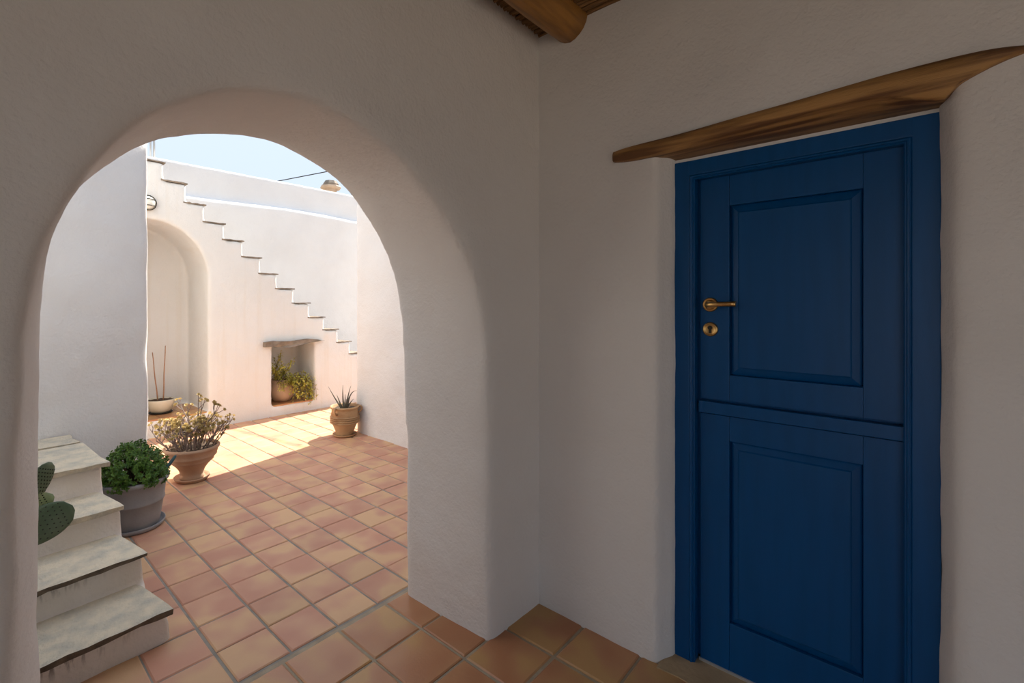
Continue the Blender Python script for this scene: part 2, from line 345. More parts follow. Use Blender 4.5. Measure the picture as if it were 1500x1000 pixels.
def lay(parent, me, org, ang, su, sv, keep, near, m):
    ca, sa = math.cos(ang), math.sin(ang); cnt = 0; rest = []
    for i in range(-30, 40):
        for j in range(-40, 40):
            u, v = (i+.5)*su, (j+.5)*sv
            x, y = org[0]+u*ca-v*sa, org[1]+u*sa+v*ca
            if not keep(x, y): continue
            z = rng.uniform(-0.0012, 0.0012); rx, ry, rz = rng.gauss(0, .002), rng.gauss(0, .002), ang+rng.gauss(0, .003)
            rz += rng.choice((0, PI)); dx, dy = rng.gauss(0, .0012), rng.gauss(0, .0012)
            if near(x, y):
                o = bpy.data.objects.new('tile', me); COL.objects.link(o); o.parent = parent
                o.location = (x+dx, y+dy, z); o.rotation_euler = (rx, ry, rz)
            else: rest.append((x, y, z, rz))
    if rest:
        bm = bmesh.new()
        for x, y, z, rz in rest:
            b2 = bmesh.new(); b2.from_mesh(me); bmesh.ops.transform(b2, matrix=Matrix.Translation((x, y, z)) @ Matrix.Rotation(rz, 4, 'Z'), verts=b2.verts[:])
            t = bpy.data.meshes.new('t'); b2.to_mesh(t); b2.free(); bm.from_mesh(t); bpy.data.meshes.remove(t)
        obj('tile_field', bm, m, parent, False, 'stuff')
TO = (0.7585, 2.3918); TOA = math.radians(0.14); TOS = 0.2303       # courtyard grid (origin at a joint crossing)
TI = (1.2115, 1.6358); TIA = math.radians(0.65); TIS = 0.2690
me_o = tile_mesh('tile_courtyard', TOS-0.011, TOS-0.005, 'tile_out')
me_i = tile_mesh('tile_porch', TIS-0.012, TIS-0.012, 'tile_in')
lay(fo, me_o, TO, TOA, TOS, TOS, lambda x, y: y > YS+.1 and ((-0.9 < x < 3.3 and y < 6.25) or (3.3 <= x < 6.6 and 4.6 < y < 6.2)),
    lambda x, y: 0.10*y-.25 < x < 3.45 and x < 0.95*y+.5 and not (x < 1.0 and y > 4.35) and x > 0.05, 'tile_out')
lay(fi, me_i, TI, TIA, TIS, TIS, lambda x, y: -1.45 < x < 2.2 and -3.2 < y < YS-.1, lambda x, y: y > 0.2 and x > 0.0, 'tile_in')

# ================================================================== OUTDOOR STAIRCASE (far side of the courtyard)
FY = 6.13
STEPX = [1.60, 1.83, 2.03, 2.26, 2.487, 2.715, 2.938, 3.173, 3.415, 3.647, 3.874, 4.09, 4.31, 4.53, 4.75, 4.97]
STEPZ = [3.115, 2.915, 2.695, 2.495, 2.305, 2.108, 1.905, 1.712, 1.518, 1.318, 1.132, 0.940, 0.755, 0.565, 0.378, 0.19]
TH = 0.013
stair = empty('outdoor_staircase', (2.9, FY, 0))
tag(stair, 'whitewashed outdoor staircase with slate treads rising to the left, two niches in its side', 'staircase')
def up(o, parent):          # parent keeping world place
    o.parent = parent; o.matrix_parent_inverse = Matrix.Translation(parent.location).inverted() if parent.rotation_euler.z == 0 else parent.matrix_basis.inverted()
    return o
def profile(x0, x1):
    """top outline of the stair flank between x0 and x1, right to left"""
    pts = []; prev = 0.2
    edges = [0.2]+STEPX
    for k in range(len(STEPX)):
        a, b = max(edges[k], x0), min(edges[k+1], x1)
        if b > a: pts += [(a, STEPZ[k]-TH), (b, STEPZ[k]-TH)]
    return list(reversed(pts))
def slab_xz(bm, pts, y0, y1): prism(bm, [(x, y0, z) for x, z in pts], [(x, y1, z) for x, z in pts])
NB = 6.90
bm = bmesh.new()
slab_xz(bm, [(0.2, -.2), (4.97, -.2)]+profile(0.2, 4.97), NB-.02, 7.145)                    # back half
slab_xz(bm, [(0.2, -.2), (4.97, -.2), (4.97, .13), (2.05, .13), (2.05, .185), (0.2, .185)], FY, NB)   # plinth
slab_xz(bm, [(2.075, .1), (2.87, .1)]+profile(2.075, 2.87), FY, NB)                       # pier between the niches
slab_xz(bm, [(3.495, .1), (4.97, .1)]+profile(3.495, 4.97), FY, NB)                       # right of the square niche
slab_xz(bm, [(2.86, .965), (3.505, .965)]+profile(2.86, 3.505), FY, NB)                   # above the square niche
slab_xz(bm, [(2.86, .1), (3.505, .1), (3.505, 1.0), (2.86, 1.0)], FY+.52, NB)             # its back
nc, nr, nz = 1.45, 0.625, 1.815
arc = [(nc+nr*math.cos(PI*k/24), nz+nr*math.sin(PI*k/24)*1.02) for k in range(25)]
slab_xz(bm, [(nc-nr, nz)]+list(reversed(arc))[1:-1]+[(nc+nr, nz), (2.085, nz)]+profile(0.80, 2.085)+[(0.80, nz)], FY, NB)
slab_xz(bm, [(0.2, .1), (nc-nr, .1), (nc-nr, nz+.02), (0.81, nz+.02)]+profile(0.2, 0.81)[0:0]+[(0.81, 3.0), (0.2, 3.0)], FY, NB)
slab_xz(bm, [(nc+nr, .1), (2.085, .1), (2.085, nz+.02), (nc+nr, nz+.02)], FY, NB)
up(plaster('stair_flank', bm, 'streak', 0.0225, 4, 0.012, 0.004), stair)
# slate treads
rng = random.Random(5)
for k in range(len(STEPX)):
    a = STEPX[k-1] if k else 0.9; b = STEPX[k]
    bm = bmesh.new(); zt = STEPZ[k]; n = 8
    p0 = []; 
    for i in range(n+1): p0.append((a-.03+(b-a+.05)*i/n, FY-0.004+rng.uniform(-.010, .010)))
    pl = p0+[(b+.02+rng.uniform(-.006, .008), FY+.35), (b+.02, FY+.7), (b+.02, 7.135), (a-.03, 7.135)]
    prism(bm, [(x, y, zt-TH) for x, y in pl], [(x, y, zt+rng.uniform(-.003, .004)) for x, y in pl])
    up(obj('tread', bm, 'schist'), stair)
# rough stone lintel over the square niche
bm = bmesh.new(); top = []; bot = []; nL = 18
for i in range(nL+1):
    t = i/nL; x = 2.745+t*0.87
    th = 0.085*(math.sin(PI*min(1, .10+t*.97))**.45)*(1-.35*t)
    zc = 0.958+0.012*math.sin(t*9+1)+(0.022*t)
    top.append((x, zc+th*.55+rng.uniform(-.003, .003))); bot.append((x, zc-th*.6+rng.uniform(-.003, .003)))
pts = bot+list(reversed(top))
prism(bm, [(x, FY-.06+rng.uniform(-.01, .012), z) for x, z in pts], [(x, FY+.3, z) for x, z in pts])
up(obj('stone_lintel', bm, 'schist', label='rough grey stone slab over the square niche'), stair)
# terracotta niche floors (tiles)
for (x0, x1, y0, y1, z, nx) in ((nc-nr+.01, nc+nr-.008, FY+.012, NB-.03, .200, 5), (2.885, 3.48, FY+.015, FY+.505, .142, 2)):
    w = (x1-x0)/nx; ny = max(2, round((y1-y0)/w)); d = (y1-y0)/ny
    for i in range(nx):
        for j in range(ny):
            bm = bmesh.new(); box(bm, x0+i*w+.003, x0+(i+1)*w-.003, y0+j*d+.003, y0+(j+1)*d-.003, z-.05, z+rng.uniform(-.001, .001))
            up(obj('niche_tile', bm, 'tile_in'), stair)

# ================================================================== STONE STEPS (left)
a43 = math.radians(4.3); SP = Vector((0.648, 2.38))
steps = empty('stone_steps', (SP.x, SP.y, 0), a43)
tag(steps, 'low white plastered steps with pale stone treads rising beside the archway', 'steps')
FV = [0.0, 0.315, 0.63, 0.935]; FZ = [0.147, 0.292, 0.437, 0.600]; RT = 0.022
bm = bmesh.new(); yb = 1.66
for k in range(4):
    # riser blocks, right ends slightly battered
    x1 = 0.006-0.004*k
    prism(bm, [(-.745, FV[k]+.012, -.15), (x1+.02, FV[k]+.012, -.15), (x1+.02, yb+.09, -.15), (-.745, yb-.04, -.15)],
              [(-.745, FV[k]+.018, FZ[k]-RT+.004), (x1-.012, FV[k]+.018, FZ[k]-RT+.004), (x1-.012, yb+.09, FZ[k]-RT+.004), (-.745, yb-.04, FZ[k]-RT+.004)])
o = plaster('step_body', bm, 'riser', 0.0125, 4, 0.008, 0.006); o.parent = steps
def tread(x0, x1, y0, y1, z, th=RT, cut=0.05, edge='slab_edge'):
    bm = bmesh.new(); n = 12
    front = [(x0+(x1-x0)*i/n, y0+rng.uniform(-.005, .004)) for i in range(n+1)]
    right = [(x1-.004, y0+.05+rng.uniform(-.01, .01)), (x1-.012, y0+.14), (x1-cut*.6, y1-.05), (x1-cut, y1)]
    pl = front+right+[(x0, y1)]
    lo = [bm.verts.new((x, y+(.006 if i <= n else 0), z-th+rng.uniform(-.009, .006))) for i, (x, y) in enumerate(pl)]
    hi = [bm.verts.new((x, y, z+rng.uniform(-.002, .002))) for x, y in pl]
    m = len(pl); bm.faces.new(hi); bm.faces.new(list(reversed(lo)))
    for i in range(m): bm.faces.new((lo[i], lo[(i+1) % m], hi[(i+1) % m], hi[i]))
    o = obj('tread', bm, 'slab', steps)
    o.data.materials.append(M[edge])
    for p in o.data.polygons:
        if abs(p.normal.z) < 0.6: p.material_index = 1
    return o
tread(-.74, 0.006, -0.012, 0.34, FZ[0]); tread(-.74, 0.004, 0.302, 0.655, FZ[1])
tread(-.74, -0.004, 0.617, 0.96, FZ[2], edge='slab'); tread(-.74, 0.012, 0.918, 1.50, FZ[3], cut=0.0, edge='slab'); tread(-.74, 0.0, 1.505, 1.77, FZ[3]+.008, cut=0.0, edge='slab')

# ================================================================== BLUE DOOR
XF, XL = 2.12, 2.16         # front of the frame, face of the leaf
door = empty('door_1', (XF, 0.336, 0)); tag(door, 'blue painted panelled stable door with brass lever handle', 'door', 'structure')
def dbox(name, x0, x1, y0, y1, z0, z1, m='blue', parent=door, bev=0.003, label=None):
    bm = bmesh.new(); box(bm, x0, x1, y0, y1, z0, z1, bev); o = obj(name, bm, m, None, label=label); return wparent(o, parent)
def wparent(o, parent):
    off = Vector((0, 0, 0)); q = parent
    while q: off += q.location; q = q.parent
    o.data.transform(Matrix.Translation(-off)); o.parent = parent
    return o
# frame with bead moulding
fL, fR, fT = 0.735, -0.0625, 2.100; iL, iR, iT = 0.676, 0.004, 2.038
def moulding(bm, prof, axis):
    """sweep a profile [(offset inward, x)] round the opening: left jamb, head, right jamb"""
    path = lambda d: [(iL-d, 0.002), (iL-d, iT-d), (iR+d, iT-d), (iR+d, 0.002)]
    rows = [[bm.verts.new((x, y, z)) for y, z in path(d)] for d, x in prof]
    n = len(rows)
    for k in range(n):
        r0, r1 = rows[k], rows[(k+1) % n]
        for i in range(3): bm.faces.new((r0[i], r0[i+1], r1[i+1], r1[i]))
    bm.faces.new([r[0] for r in rows]); bm.faces.new([r[3] for r in reversed(rows)])
frame = empty('door_frame', (0, 0, 0)); frame.parent = door
dbox('jamb', XF, XF+.13, iL, fL, 0.002, fT, parent=frame); dbox('jamb', XF, XF+.13, fR, iR, 0.002, fT, parent=frame)
dbox('head', XF+.0005, XF+.13, iR-.02, iL+.02, iT, fT-.0005, parent=frame)
bm = bmesh.new()
moulding(bm, [(-.002, XF+.004), (.002, XF-.001), (.006, XF-.003), (.010, XF-.001), (.0115, XF+.004), (.0125, XF+.005), (.016, XF+.004), (.019, XF+.008), (.019, XF+.05), (-.002, XF+.05)], None)
wparent(obj('bead', bm, 'blue', None, False), frame)
dbox('mortar_strip', XF+.004, XF+.13, fR-.003, fL+.003, fT-.004, 2.135, 'plaster', parent=frame, bev=.002)
# leaves
yl, yr = 0.645, 0.010
def leaf(name, z0, z1, pz0, pz1, label):
    lf = empty(name, (0, 0, 0)); lf.parent = door; lf['label'] = label
    dbox('backing', XL+.022, XL+.045, yr-.004, yl+.025, z0-.02*(z0 > 1), z1+.03*(z1 < 1.5), parent=lf, bev=0)
    dbox('stile', XL, XL+.03, 0.5365, yl, z0, z1, parent=lf, bev=.0018); dbox('stile', XL, XL+.03, yr, 0.1245, z0, z1, parent=lf, bev=.0018)
    dbox('rail', XL+.0012, XL+.03, 0.1250, 0.5360, pz1, z1, parent=lf, bev=.0018); dbox('rail', XL+.0012, XL+.03, 0.1250, 0.5360, z0, pz0, parent=lf, bev=.0018)
    bm = bmesh.new()
    ya, yb_ = 0.1255, 0.5355; rings = []
    for d, x in ((0.0, XL+.020), (.004, XL+.016), (.008, XL+.014), (.024, XL+.0075), (.029, XL+.0055), (.032, XL+.003), (.0345, XL+.0015)):
        rings.append([bm.verts.new((x, y, z)) for y, z in ((ya+d, pz0+d), (yb_-d, pz0+d), (yb_-d, pz1-d), (ya+d, pz1-d))])
    for r0, r1 in zip(rings, rings[1:]):
        for i in range(4): bm.faces.new((r0[i], r0[(i+1) % 4], r1[(i+1) % 4], r1[i]))
    bm.faces.new(rings[-1])
    wparent(obj('raised_panel', bm, 'blue', None), lf)
    return lf
leaf('upper_leaf', 1.106, 2.034, 1.211, 1.899, 'upper door leaf with a raised panel')
leaf('lower_leaf', 0.012, 1.044, 0.208, 0.944, 'lower door leaf with a tall raised panel')
dbox('drip_rail', XL-.018, XL+.024, 0.012, 0.647, 1.049, 1.097, bev=.003)
dbox('door_sweep', XL-.004, XL+.004, 0.012, 0.65, 0.003, 0.016, 'alu', bev=.001)
# lever handle
def xlathe(bm, prof, y, z, seg=28):
    rings = [[bm.verts.new((x, y+r*math.cos(2*PI*i/seg), z+r*math.sin(2*PI*i/seg))) for i in range(seg)] for r, x in prof]
    for a, b in zip(rings, rings[1:]):
        for i in range(seg): bm.faces.new((a[i], a[(i+1) % seg], b[(i+1) % seg], b[i]))
    bm.faces.new(rings[0]); bm.faces.new(list(reversed(rings[-1])))
hd = empty('handle', (0, 0, 0)); hd.parent = door; hd['label'] = 'brass lever handle'
hy, hz = 0.606, 1.497
rose = [(.0295, XL), (.0295, XL-.004), (.0265, XL-.0085), (.023, XL-.0095), (.022, XL-.007), (.0195, XL-.007), (.019, XL-.011), (.013, XL-.013)]
bm = bmesh.new(); xlathe(bm, rose, hy, hz); wparent(obj('rose', bm, 'brass', None, True), hd)
bm = bmesh.new(); tube(bm, [(XL-.008, hy, hz), (XL-.035, hy, hz), (XL-.046, hy-.003, hz), (XL-.051, hy-.012, hz), (XL-.052, hy-.05, hz+.002), (XL-.051, hy-.088, hz+.003), (XL-.050, hy-.104, hz+.003)],
                       [.0105, .0105, .0112, .0112, .0098, .0105, .0115], 14)
wparent(obj('lever', bm, 'brass', None, True), hd)
lk = empty('key_escutcheon', (0, 0, 0)); lk.parent = door; lk['label'] = 'brass keyhole rose'
bm = bmesh.new(); xlathe(bm, rose[:5]+[(.0195, XL-.006)], hy, 1.395); wparent(obj('rose', bm, 'brass', None, True), lk)
bm = bmesh.new(); xlathe(bm, [(.0085, XL), (.0085, XL-.0095), (.008, XL-.010)], hy, 1.4015, 20); box(bm, XL-.0093, XL, hy-.005, hy+.005, 1.379, 1.398, .002)
wparent(obj('cylinder', bm, 'dark_metal', None), lk)
# sandstone threshold
bm = bmesh.new(); n = 10; rng = random.Random(8)
pl = [(1.995+rng.uniform(-.006, .006), 0.762-0.84*i/n) for i in range(n+1)]+[(2.32, -.075), (2.32, 0.755), (2.05, .765)]
prism(bm, [(x, y, -.03) for x, y in pl], [(x, y, 0.0035+rng.uniform(0, .002)) for x, y in pl])
tag(obj('trim_1', bm, 'threshold'), 'worn tan sandstone threshold under the blue door', 'threshold', 'structure')

# ================================================================== TIMBER LINTEL, BEAM
st = [  # y, top z, front bottom z, back bottom z
 (0.952, 2.168, 2.127, 2.130), (0.90, 2.174, 2.119, 2.125), (0.827, 2.177, 2.116, 2.118), (0.70, 2.179, 2.121, 2.112), (0.59, 2.184, 2.130, 2.112), (0.47, 2.191, 2.138, 2.112),
 (0.265, 2.201, 2.148, 2.112), (0.15, 2.208, 2.150, 2.112), (0.074, 2.212, 2.143, 2.112), (0.0, 2.214, 2.122, 2.112), (-0.045, 2.2145, 2.106, 2.112), (-0.066, 2.2145, 2.103, 2.112), (-0.085, 2.2145, 2.126, 2.128),
 (-0.102, 2.214, 2.140, 2.145), (-0.154, 2.211, 2.165, 2.168), (-0.20, 2.203, 2.180, 2.182), (-0.232, 2.193, 2.187, 2.189)]
bm = bmesh.new(); secs = []
ys = [s[0] for s in st]; st2 = resample(st, 60)
for k, (y, zt, zf, zb) in enumerate(st2):
    w = 0.0025*math.sin(k*1.3)
    pts = [(2.06, zt), (1.996, zt), (1.988, zt-.35*(zt-zf)+w), (1.989, zf+.004), (1.996, zf-.0015), (2.035, zf+(zb-zf)*.42-.003), (2.075, zf+(zb-zf)*.72+.003), (2.125, zb)]
    if zt-zf < .03: pts = [(x, min(max(z, zf-.002), zt)) for x, z in pts]
    pts.append((2.125, zt))
    secs.append([bm.verts.new((x, y, z)) for x, z in pts])
for s0, s1 in zip(secs, secs[1:]):
    for i in range(len(s0)): bm.faces.new((s0[i], s0[(i+1) % len(s0)], s1[(i+1) % len(s0)], s1[i]))
bm.faces.new(secs[0]); bm.faces.new(list(reversed(secs[-1])))
tag(obj('timber_lintel', bm, 'wood', None, True), 'rough-hewn brown timber lintel above the blue door', 'lintel')
bm = bmesh.new(); secs = []; seg = 20
for k in range(26):
    x = 2.06-k*0.14; r = 0.091+0.002*math.sin(k*.9); cy, cz = 1.176+0.004*math.sin(k*.7), 2.836
    ring = []
    for i in range(seg):
        a = 2*PI*i/seg; rr = r*(1-.05*abs(math.sin(2*a)))
        ring.append(bm.verts.new((x, cy+rr*math.cos(a), min(cz+rr*math.sin(a), 2.868))))
    secs.append(ring)
for s0, s1 in zip(secs, secs[1:]):
    for i in range(seg): bm.faces.new((s0[i], s0[(i+1) % seg], s1[(i+1) % seg], s1[i]))
bm.faces.new(secs[0]); bm.faces.new(list(reversed(secs[-1])))
tag(obj('ceiling_beam', bm, 'beam', None, True), 'round varnished log beam under the reed ceiling', 'beam')

# ================================================================== POTTED PLANTS
def leaf_quad(bm, p, d, up_, L, w, fold=0.25, curl=0.2):
    d = d.normalized(); s = d.cross(up_)
    if s.length < 1e-3: s = d.cross(Vector((1, 0, 0)))
    s.normalize(); n = s.cross(d)
    a = bm.verts.new(p); m1 = p+d*L*.5
    l = bm.verts.new(m1+s*w+n*fold*w); r = bm.verts.new(m1-s*w+n*fold*w); c = bm.verts.new(m1)
    t = bm.verts.new(p+d*L-n*curl*L)
    bm.faces.new((a, c, l)); bm.faces.new((a, r, c)); bm.faces.new((c, t, l)); bm.faces.new((r, t, c))
def soil(parent, r, z, seed):
    rg = random.Random(seed); bm = bmesh.new(); seg = 24; c = bm.verts.new((0, 0, z+.01)); prev = [c]*seg
    rings = []
    for k in (1, 2, 3):
        rings.append([bm.verts.new((r*k/3*math.cos(2*PI*i/seg), r*k/3*math.sin(2*PI*i/seg), z+rg.uniform(-.004, .008))) for i in range(seg)])
    for i in range(seg): bm.faces.new((c, rings[0][i], rings[0][(i+1) % seg]))
    for a, b in zip(rings, rings[1:]):
        for i in range(seg): bm.faces.new((a[i], b[i], b[(i+1) % seg], a[(i+1) % seg]))
    obj('soil', bm, 'soil', parent, True)

# ---- basil in a grey pot
T = empty('potted_basil', (0.815, 3.79, 0)); tag(T, 'bushy green basil in a grey clay pot with saucer beside the stone steps', 'potted plant')
bm = bmesh.new(); lathe(bm, [(.125, 0), (.165, 0), (.175, .012), (.180, .030), (.174, .032), (.166, .016), (.12, .014)], 48); obj('saucer', bm, 'grey_pot', T, True)
bm = bmesh.new(); lathe(bm, [(.12, .015), (.142, .016), (.146, .022), (.158, .10), (.169, .170), (.176, .174), (.178, .182), (.1735, .190), (.181, .26), (.188, .300), (.201, .304), (.206, .316), (.203, .330), (.192, .334), (.186, .326), (.180, .28), (.15, .05)], 56)
obj('pot', bm, 'grey_pot', T, True); soil(T, .181, .300, 1)
rg = random.Random(21); bm = bmesh.new(); bs = bmesh.new()
for k in range(600):
    u, v = rg.random(), rg.random(); th = 2*PI*u; ph = math.acos(1-v*1.05) if v*1.05 < 2 else PI/2
    rr = 0.9+0.16*noise.noise(Vector((math.cos(th)*1.7, math.sin(th)*1.7, ph*2)))+rg.uniform(-.10, .03)
    q = Vector((.222*rr*math.sin(ph)*math.cos(th), .222*rr*math.sin(ph)*math.sin(th), .318+.262*rr*math.cos(ph)))
    n = Vector((math.sin(ph)*math.cos(th), math.sin(ph)*math.sin(th), .45+math.cos(ph))).normalized()
    if k % 5 == 0: tube(bs, [(q.x*.25, q.y*.25, .30), (q.x*.6, q.y*.6, (q.z+.30)/2+.02), q], [.003, .0025, .0015], 4, False)
    for lvl in range(3):
        a0 = rg.random()*6
        for j in range(4 if lvl else 3):
            a = a0+j*2*PI/(4 if lvl else 3); t1 = n.orthogonal().normalized(); t2 = n.cross(t1)
            d = (t1*math.cos(a)+t2*math.sin(a))*(.55+.25*lvl)+n*(.75-.3*lvl)
            leaf_quad(bm, q-n*.011*lvl, d, n, rg.uniform(.017, .026)*(.8+.15*lvl), rg.uniform(.0055, .008), .3, .12)
obj('foliage', bm, 'basil', T, False, 'stuff'); obj('stems', bs, 'twig', T, True, 'stuff')

# ---- trowel stuck in the basil pot
bm = bmesh.new(); p0, p1 = Vector((.945, 3.70, .322)), Vector((1.07, 3.80, .418)); d = (p1-p0).normalized()
T2 = empty('garden_trowel', (.945, 3.70, .322)); tag(T2, 'dark teal tool handle sticking out of the basil pot', 'garden tool')
tube(bm, [(0, 0, 0), d*.02, d*.06, d*.13, d*.17, d*.182], [.007, .011, .0115, .012, .011, .006], 12); obj('grip', bm, 'teal', T2, True)
bm = bmesh.new(); tube(bm, [(0, 0, 0), d*-.05], [.005, .004], 8); obj('shank', bm, 'steel', T2, True)

# ---- dry branching succulent in an urn-shaped terracotta planter
T = empty('potted_succulent', (1.372, 4.44, 0)); tag(T, 'dry branching succulent in a flared terracotta urn at the edge of the sunlight', 'potted plant')
bm = bmesh.new(); lathe(bm, [(.09, 0), (.118, 0), (.136, .022), (.140, .034), (.134, .036), (.118, .018), (.09, .015)], 44); obj('saucer', bm, 'terra_pot', T, True)
bm = bmesh.new(); lathe(bm, [(.07, .016), (.092, .018), (.096, .03), (.090, .045), (.091, .065), (.101, .095), (.122, .125), (.146, .152), (.160, .166), (.168, .170), (.165, .177), (.178, .195), (.190, .207), (.194, .213), (.190, .219), (.198, .235), (.202, .262), (.213, .268), (.217, .281), (.213, .293), (.203, .295), (.196, .28), (.18, .20), (.1, .1)], 56)
obj('pot', bm, 'terra_pot', T, True); soil(T, .197, .268, 2)
rg = random.Random(33); bs = bmesh.new(); bl = bmesh.new()
def rosette(bm, p, n, s):
    t1 = n.orthogonal().normalized(); t2 = n.cross(t1); a0 = rg.random()*6
    for lvl, (cnt, el) in enumerate(((6, .35), (5, .9), (3, 1.8))):
        for j in range(cnt):
            a = a0+lvl*.5+j*2*PI/cnt
            leaf_quad(bm, p+n*.003*lvl, (t1*math.cos(a)+t2*math.sin(a))+n*el, n, s*(1-.18*lvl), s*.30, .35, -.12)
def grow(p, d, L, r, depth):
    d = d.normalized(); mid = p+d*L*.5+Vector((rg.gauss(0, .006), rg.gauss(0, .006), .006)); e = p+d*L+Vector((0, 0, .012))
    tube(bs, [p, mid, e], [r, r*.85, r*.72], 5, False)
    d2 = (e-mid).normalized()
    if depth == 0 or e.z > .64:
        rosette(bl, e, d2, rg.uniform(.019, .029)); return
    for k in range(rg.choice((2, 2, 3))):
        nd = d2+Vector((rg.gauss(0, .48), rg.gauss(0, .48), rg.gauss(.16, .3)))
        grow(e, nd, L*rg.uniform(.55, .82), r*.72, depth-1)
    if rg.random() < .3: rosette(bl, mid, Vector((rg.gauss(0, 1), rg.gauss(0, 1), .6)).normalized(), .017)
for k in range(48):
    a = 2*PI*k/48+rg.uniform(-.15, .15); rad = rg.uniform(.03, .17); out = rg.uniform(.25, 1.15)*rad/.12
    grow(Vector((rad*math.cos(a), rad*math.sin(a), .27)), Vector((math.cos(a)*out*.7, math.sin(a)*out*.7, rg.uniform(.55, 1.0))), rg.uniform(.075, .12), .0062, 2)
for (ax, az) in ((.05, .33), (.12, .30), (-.02, .27)):      # the taller stems
    R = Vector((.695, -.719, 0)); grow(Vector((0, 0, .28))+R*ax*.4, R*ax*1.2+Vector((0, 0, az)), .17, .0068, 2)
obj('branches', bs, 'succ_stem', T, True, 'stuff'); obj('leaf_rosettes', bl, 'succ_leaf', T, False, 'stuff')

# ---- aloe in a ribbed, handled clay pot
T = empty('potted_aloe', (3.045, 4.675, 0)); tag(T, 'spiky aloe in a ribbed clay pot with small handles in the corner', 'potted plant')
bm = bmesh.new(); lathe(bm, [(.09, 0), (.118, 0), (.134, .016), (.137, .026), (.131, .028), (.116, .014), (.09, .012)], 44); obj('saucer', bm, 'aloe_pot', T, True)
bm = bmesh.new()
prof = [(.08, .012), (.100, .014), (.099, .03), (.106, .06), (.122, .10), (.140, .14)]
for z in (.150, .172, .194, .214): prof += [(.144, z), (.162, z+.004), (.166, z+.009), (.160, z+.013), (.145, z+.0155)]
prof += [(.154, .245), (.149, .275), (.146, .300), (.150, .312), (.162, .318), (.168, .328), (.166, .338), (.158, .341), (.147, .334), (.135, .27), (.10, .10)]
lathe(bm, prof, 56); obj('pot', bm, 'aloe_pot', T, True); soil(T, .142, .305, 4)
for k, ang in enumerate((math.radians(-42), math.radians(78), math.radians(-158))):
    bm = bmesh.new(); c, s_ = math.cos(ang), math.sin(ang)
    tube(bm, [(c*r_, s_*r_, z) for r_, z in ((.158, .328), (.180, .337), (.193, .322), (.190, .295), (.172, .272), (.150, .262))], [.010, .010, .0095, .0095, .010, .011], 10)
    obj('pot_handle', bm, 'aloe_pot', T, True)
rg = random.Random(9)
R = Vector((.695, -.719, 0)); Fd = Vector((.719, .695, 0))
for (sx, dx, hh, cv, fw) in ((-.035, -.195, .25, -.01, .02), (-.03, -.085, .165, .0, -.03), (-.01, -.022, .268, .012, .0), (.0, .012, .17, .0, -.03), (.02, .066, .258, .02, .02), (.03, .135, .205, .045, .0), (.02, .03, .12, .0, -.05), (-.01, -.03, .12, 0, .05), (.03, .09, .10, .02, .06)):
    bm = bmesh.new(); pts = []; rad = []
    for i in range(9):
        t = i/8; x = sx+(dx-sx)*t+(cv*4*t*(t-1)*-.5 if cv < 0 else -cv*4*t*(1-t)*.5)
        pts.append(R*x+Fd*(fw*t)+Vector((0, 0, .305+hh*(t if cv <= .02 else math.sin(t*PI/2))))); rad.append(max(.0015, .0125*(1-t)**.75))
    tube(bm, pts, rad, 8); obj('leaf', bm, 'aloe', T, True)

# ---- trailing plant in a round pot inside the square niche
T = empty('potted_trailing_plant', (3.13, 6.385, .142)); tag(T, 'yellow-green trailing plant in a round clay pot inside the square niche', 'potted plant')
bm = bmesh.new(); lathe(bm, [(.08, 0), (.105, .003), (.135, .04), (.165, .10), (.176, .16), (.172, .22), (.155, .265), (.150, .285), (.158, .298), (.150, .305), (.140, .295), (.145, .25), (.12, .1)], 48); obj('pot', bm, 'clay_pale', T, True); soil(T, .142, .275, 6)
rg = random.Random(14); bs = bmesh.new(); bl = bmesh.new()
def spray(pts, nl, s):
    tube(bs, pts, [.004*(1-.7*i/(len(pts)-1)) for i in range(len(pts))], 4, False)
    for k in range(nl):
        t = rg.uniform(.15, 1)*(len(pts)-1.001); i = int(t); p = pts[i].lerp(pts[i+1], t-i)
        d = Vector((rg.gauss(0, 1), rg.gauss(-.25, 1), rg.gauss(.1, .8)))
        leaf_quad(bl, p, d, Vector((0, 0, 1)), rg.uniform(.7, 1.2)*s, s*.26, .2, .15)
def path(p, d, L, n, droop):
    out = [p.copy()]; d = d.normalized()
    for i in range(n):
        d = (d+Vector((rg.gauss(0, .16), rg.gauss(0, .12), rg.gauss(0, .12)-droop))).normalized(); q = out[-1]+d*L/n
        q.x = min(max(q.x, -.25), .345); q.y = max(q.y, -.34)
        if q.y > -.02: q.y = min(q.y, .22)
        out.append(q)
    return out
for k in range(22): spray(path(Vector((rg.uniform(-.13, .05), rg.uniform(-.12, .03), .28)), Vector((rg.uniform(-.55, .35), rg.uniform(-.35, .0), 1)), rg.uniform(.20, .50), 7, .02), 30, .040)
for k in range(25): spray(path(Vector((rg.uniform(-.02, .12), rg.uniform(-.14, .0), .29)), Vector((rg.uniform(.0, .8), rg.uniform(-.95, -.3), rg.uniform(.2, .8))), rg.uniform(.30, .62), 9, .26), 32, .044)
for k in range(14): spray(path(Vector((rg.uniform(-.15, .05), rg.uniform(-.14, -.08), .29)), Vector((rg.uniform(-.6, .3), -.7, .35)), rg.uniform(.12, .28), 6, .34), 16, .034)
for k in range(12): spray(path(Vector((rg.uniform(-.06, .13), rg.uniform(-.15, -.10), .29)), Vector((rg.uniform(.0, .7), rg.uniform(-.5, -.2), .25)), rg.uniform(.26, .46), 8, .36), 22, .038)
obj('stems', bs, 'twig', T, True, 'stuff'); obj('foliage', bl, 'vine_leaf', T, False, 'stuff')

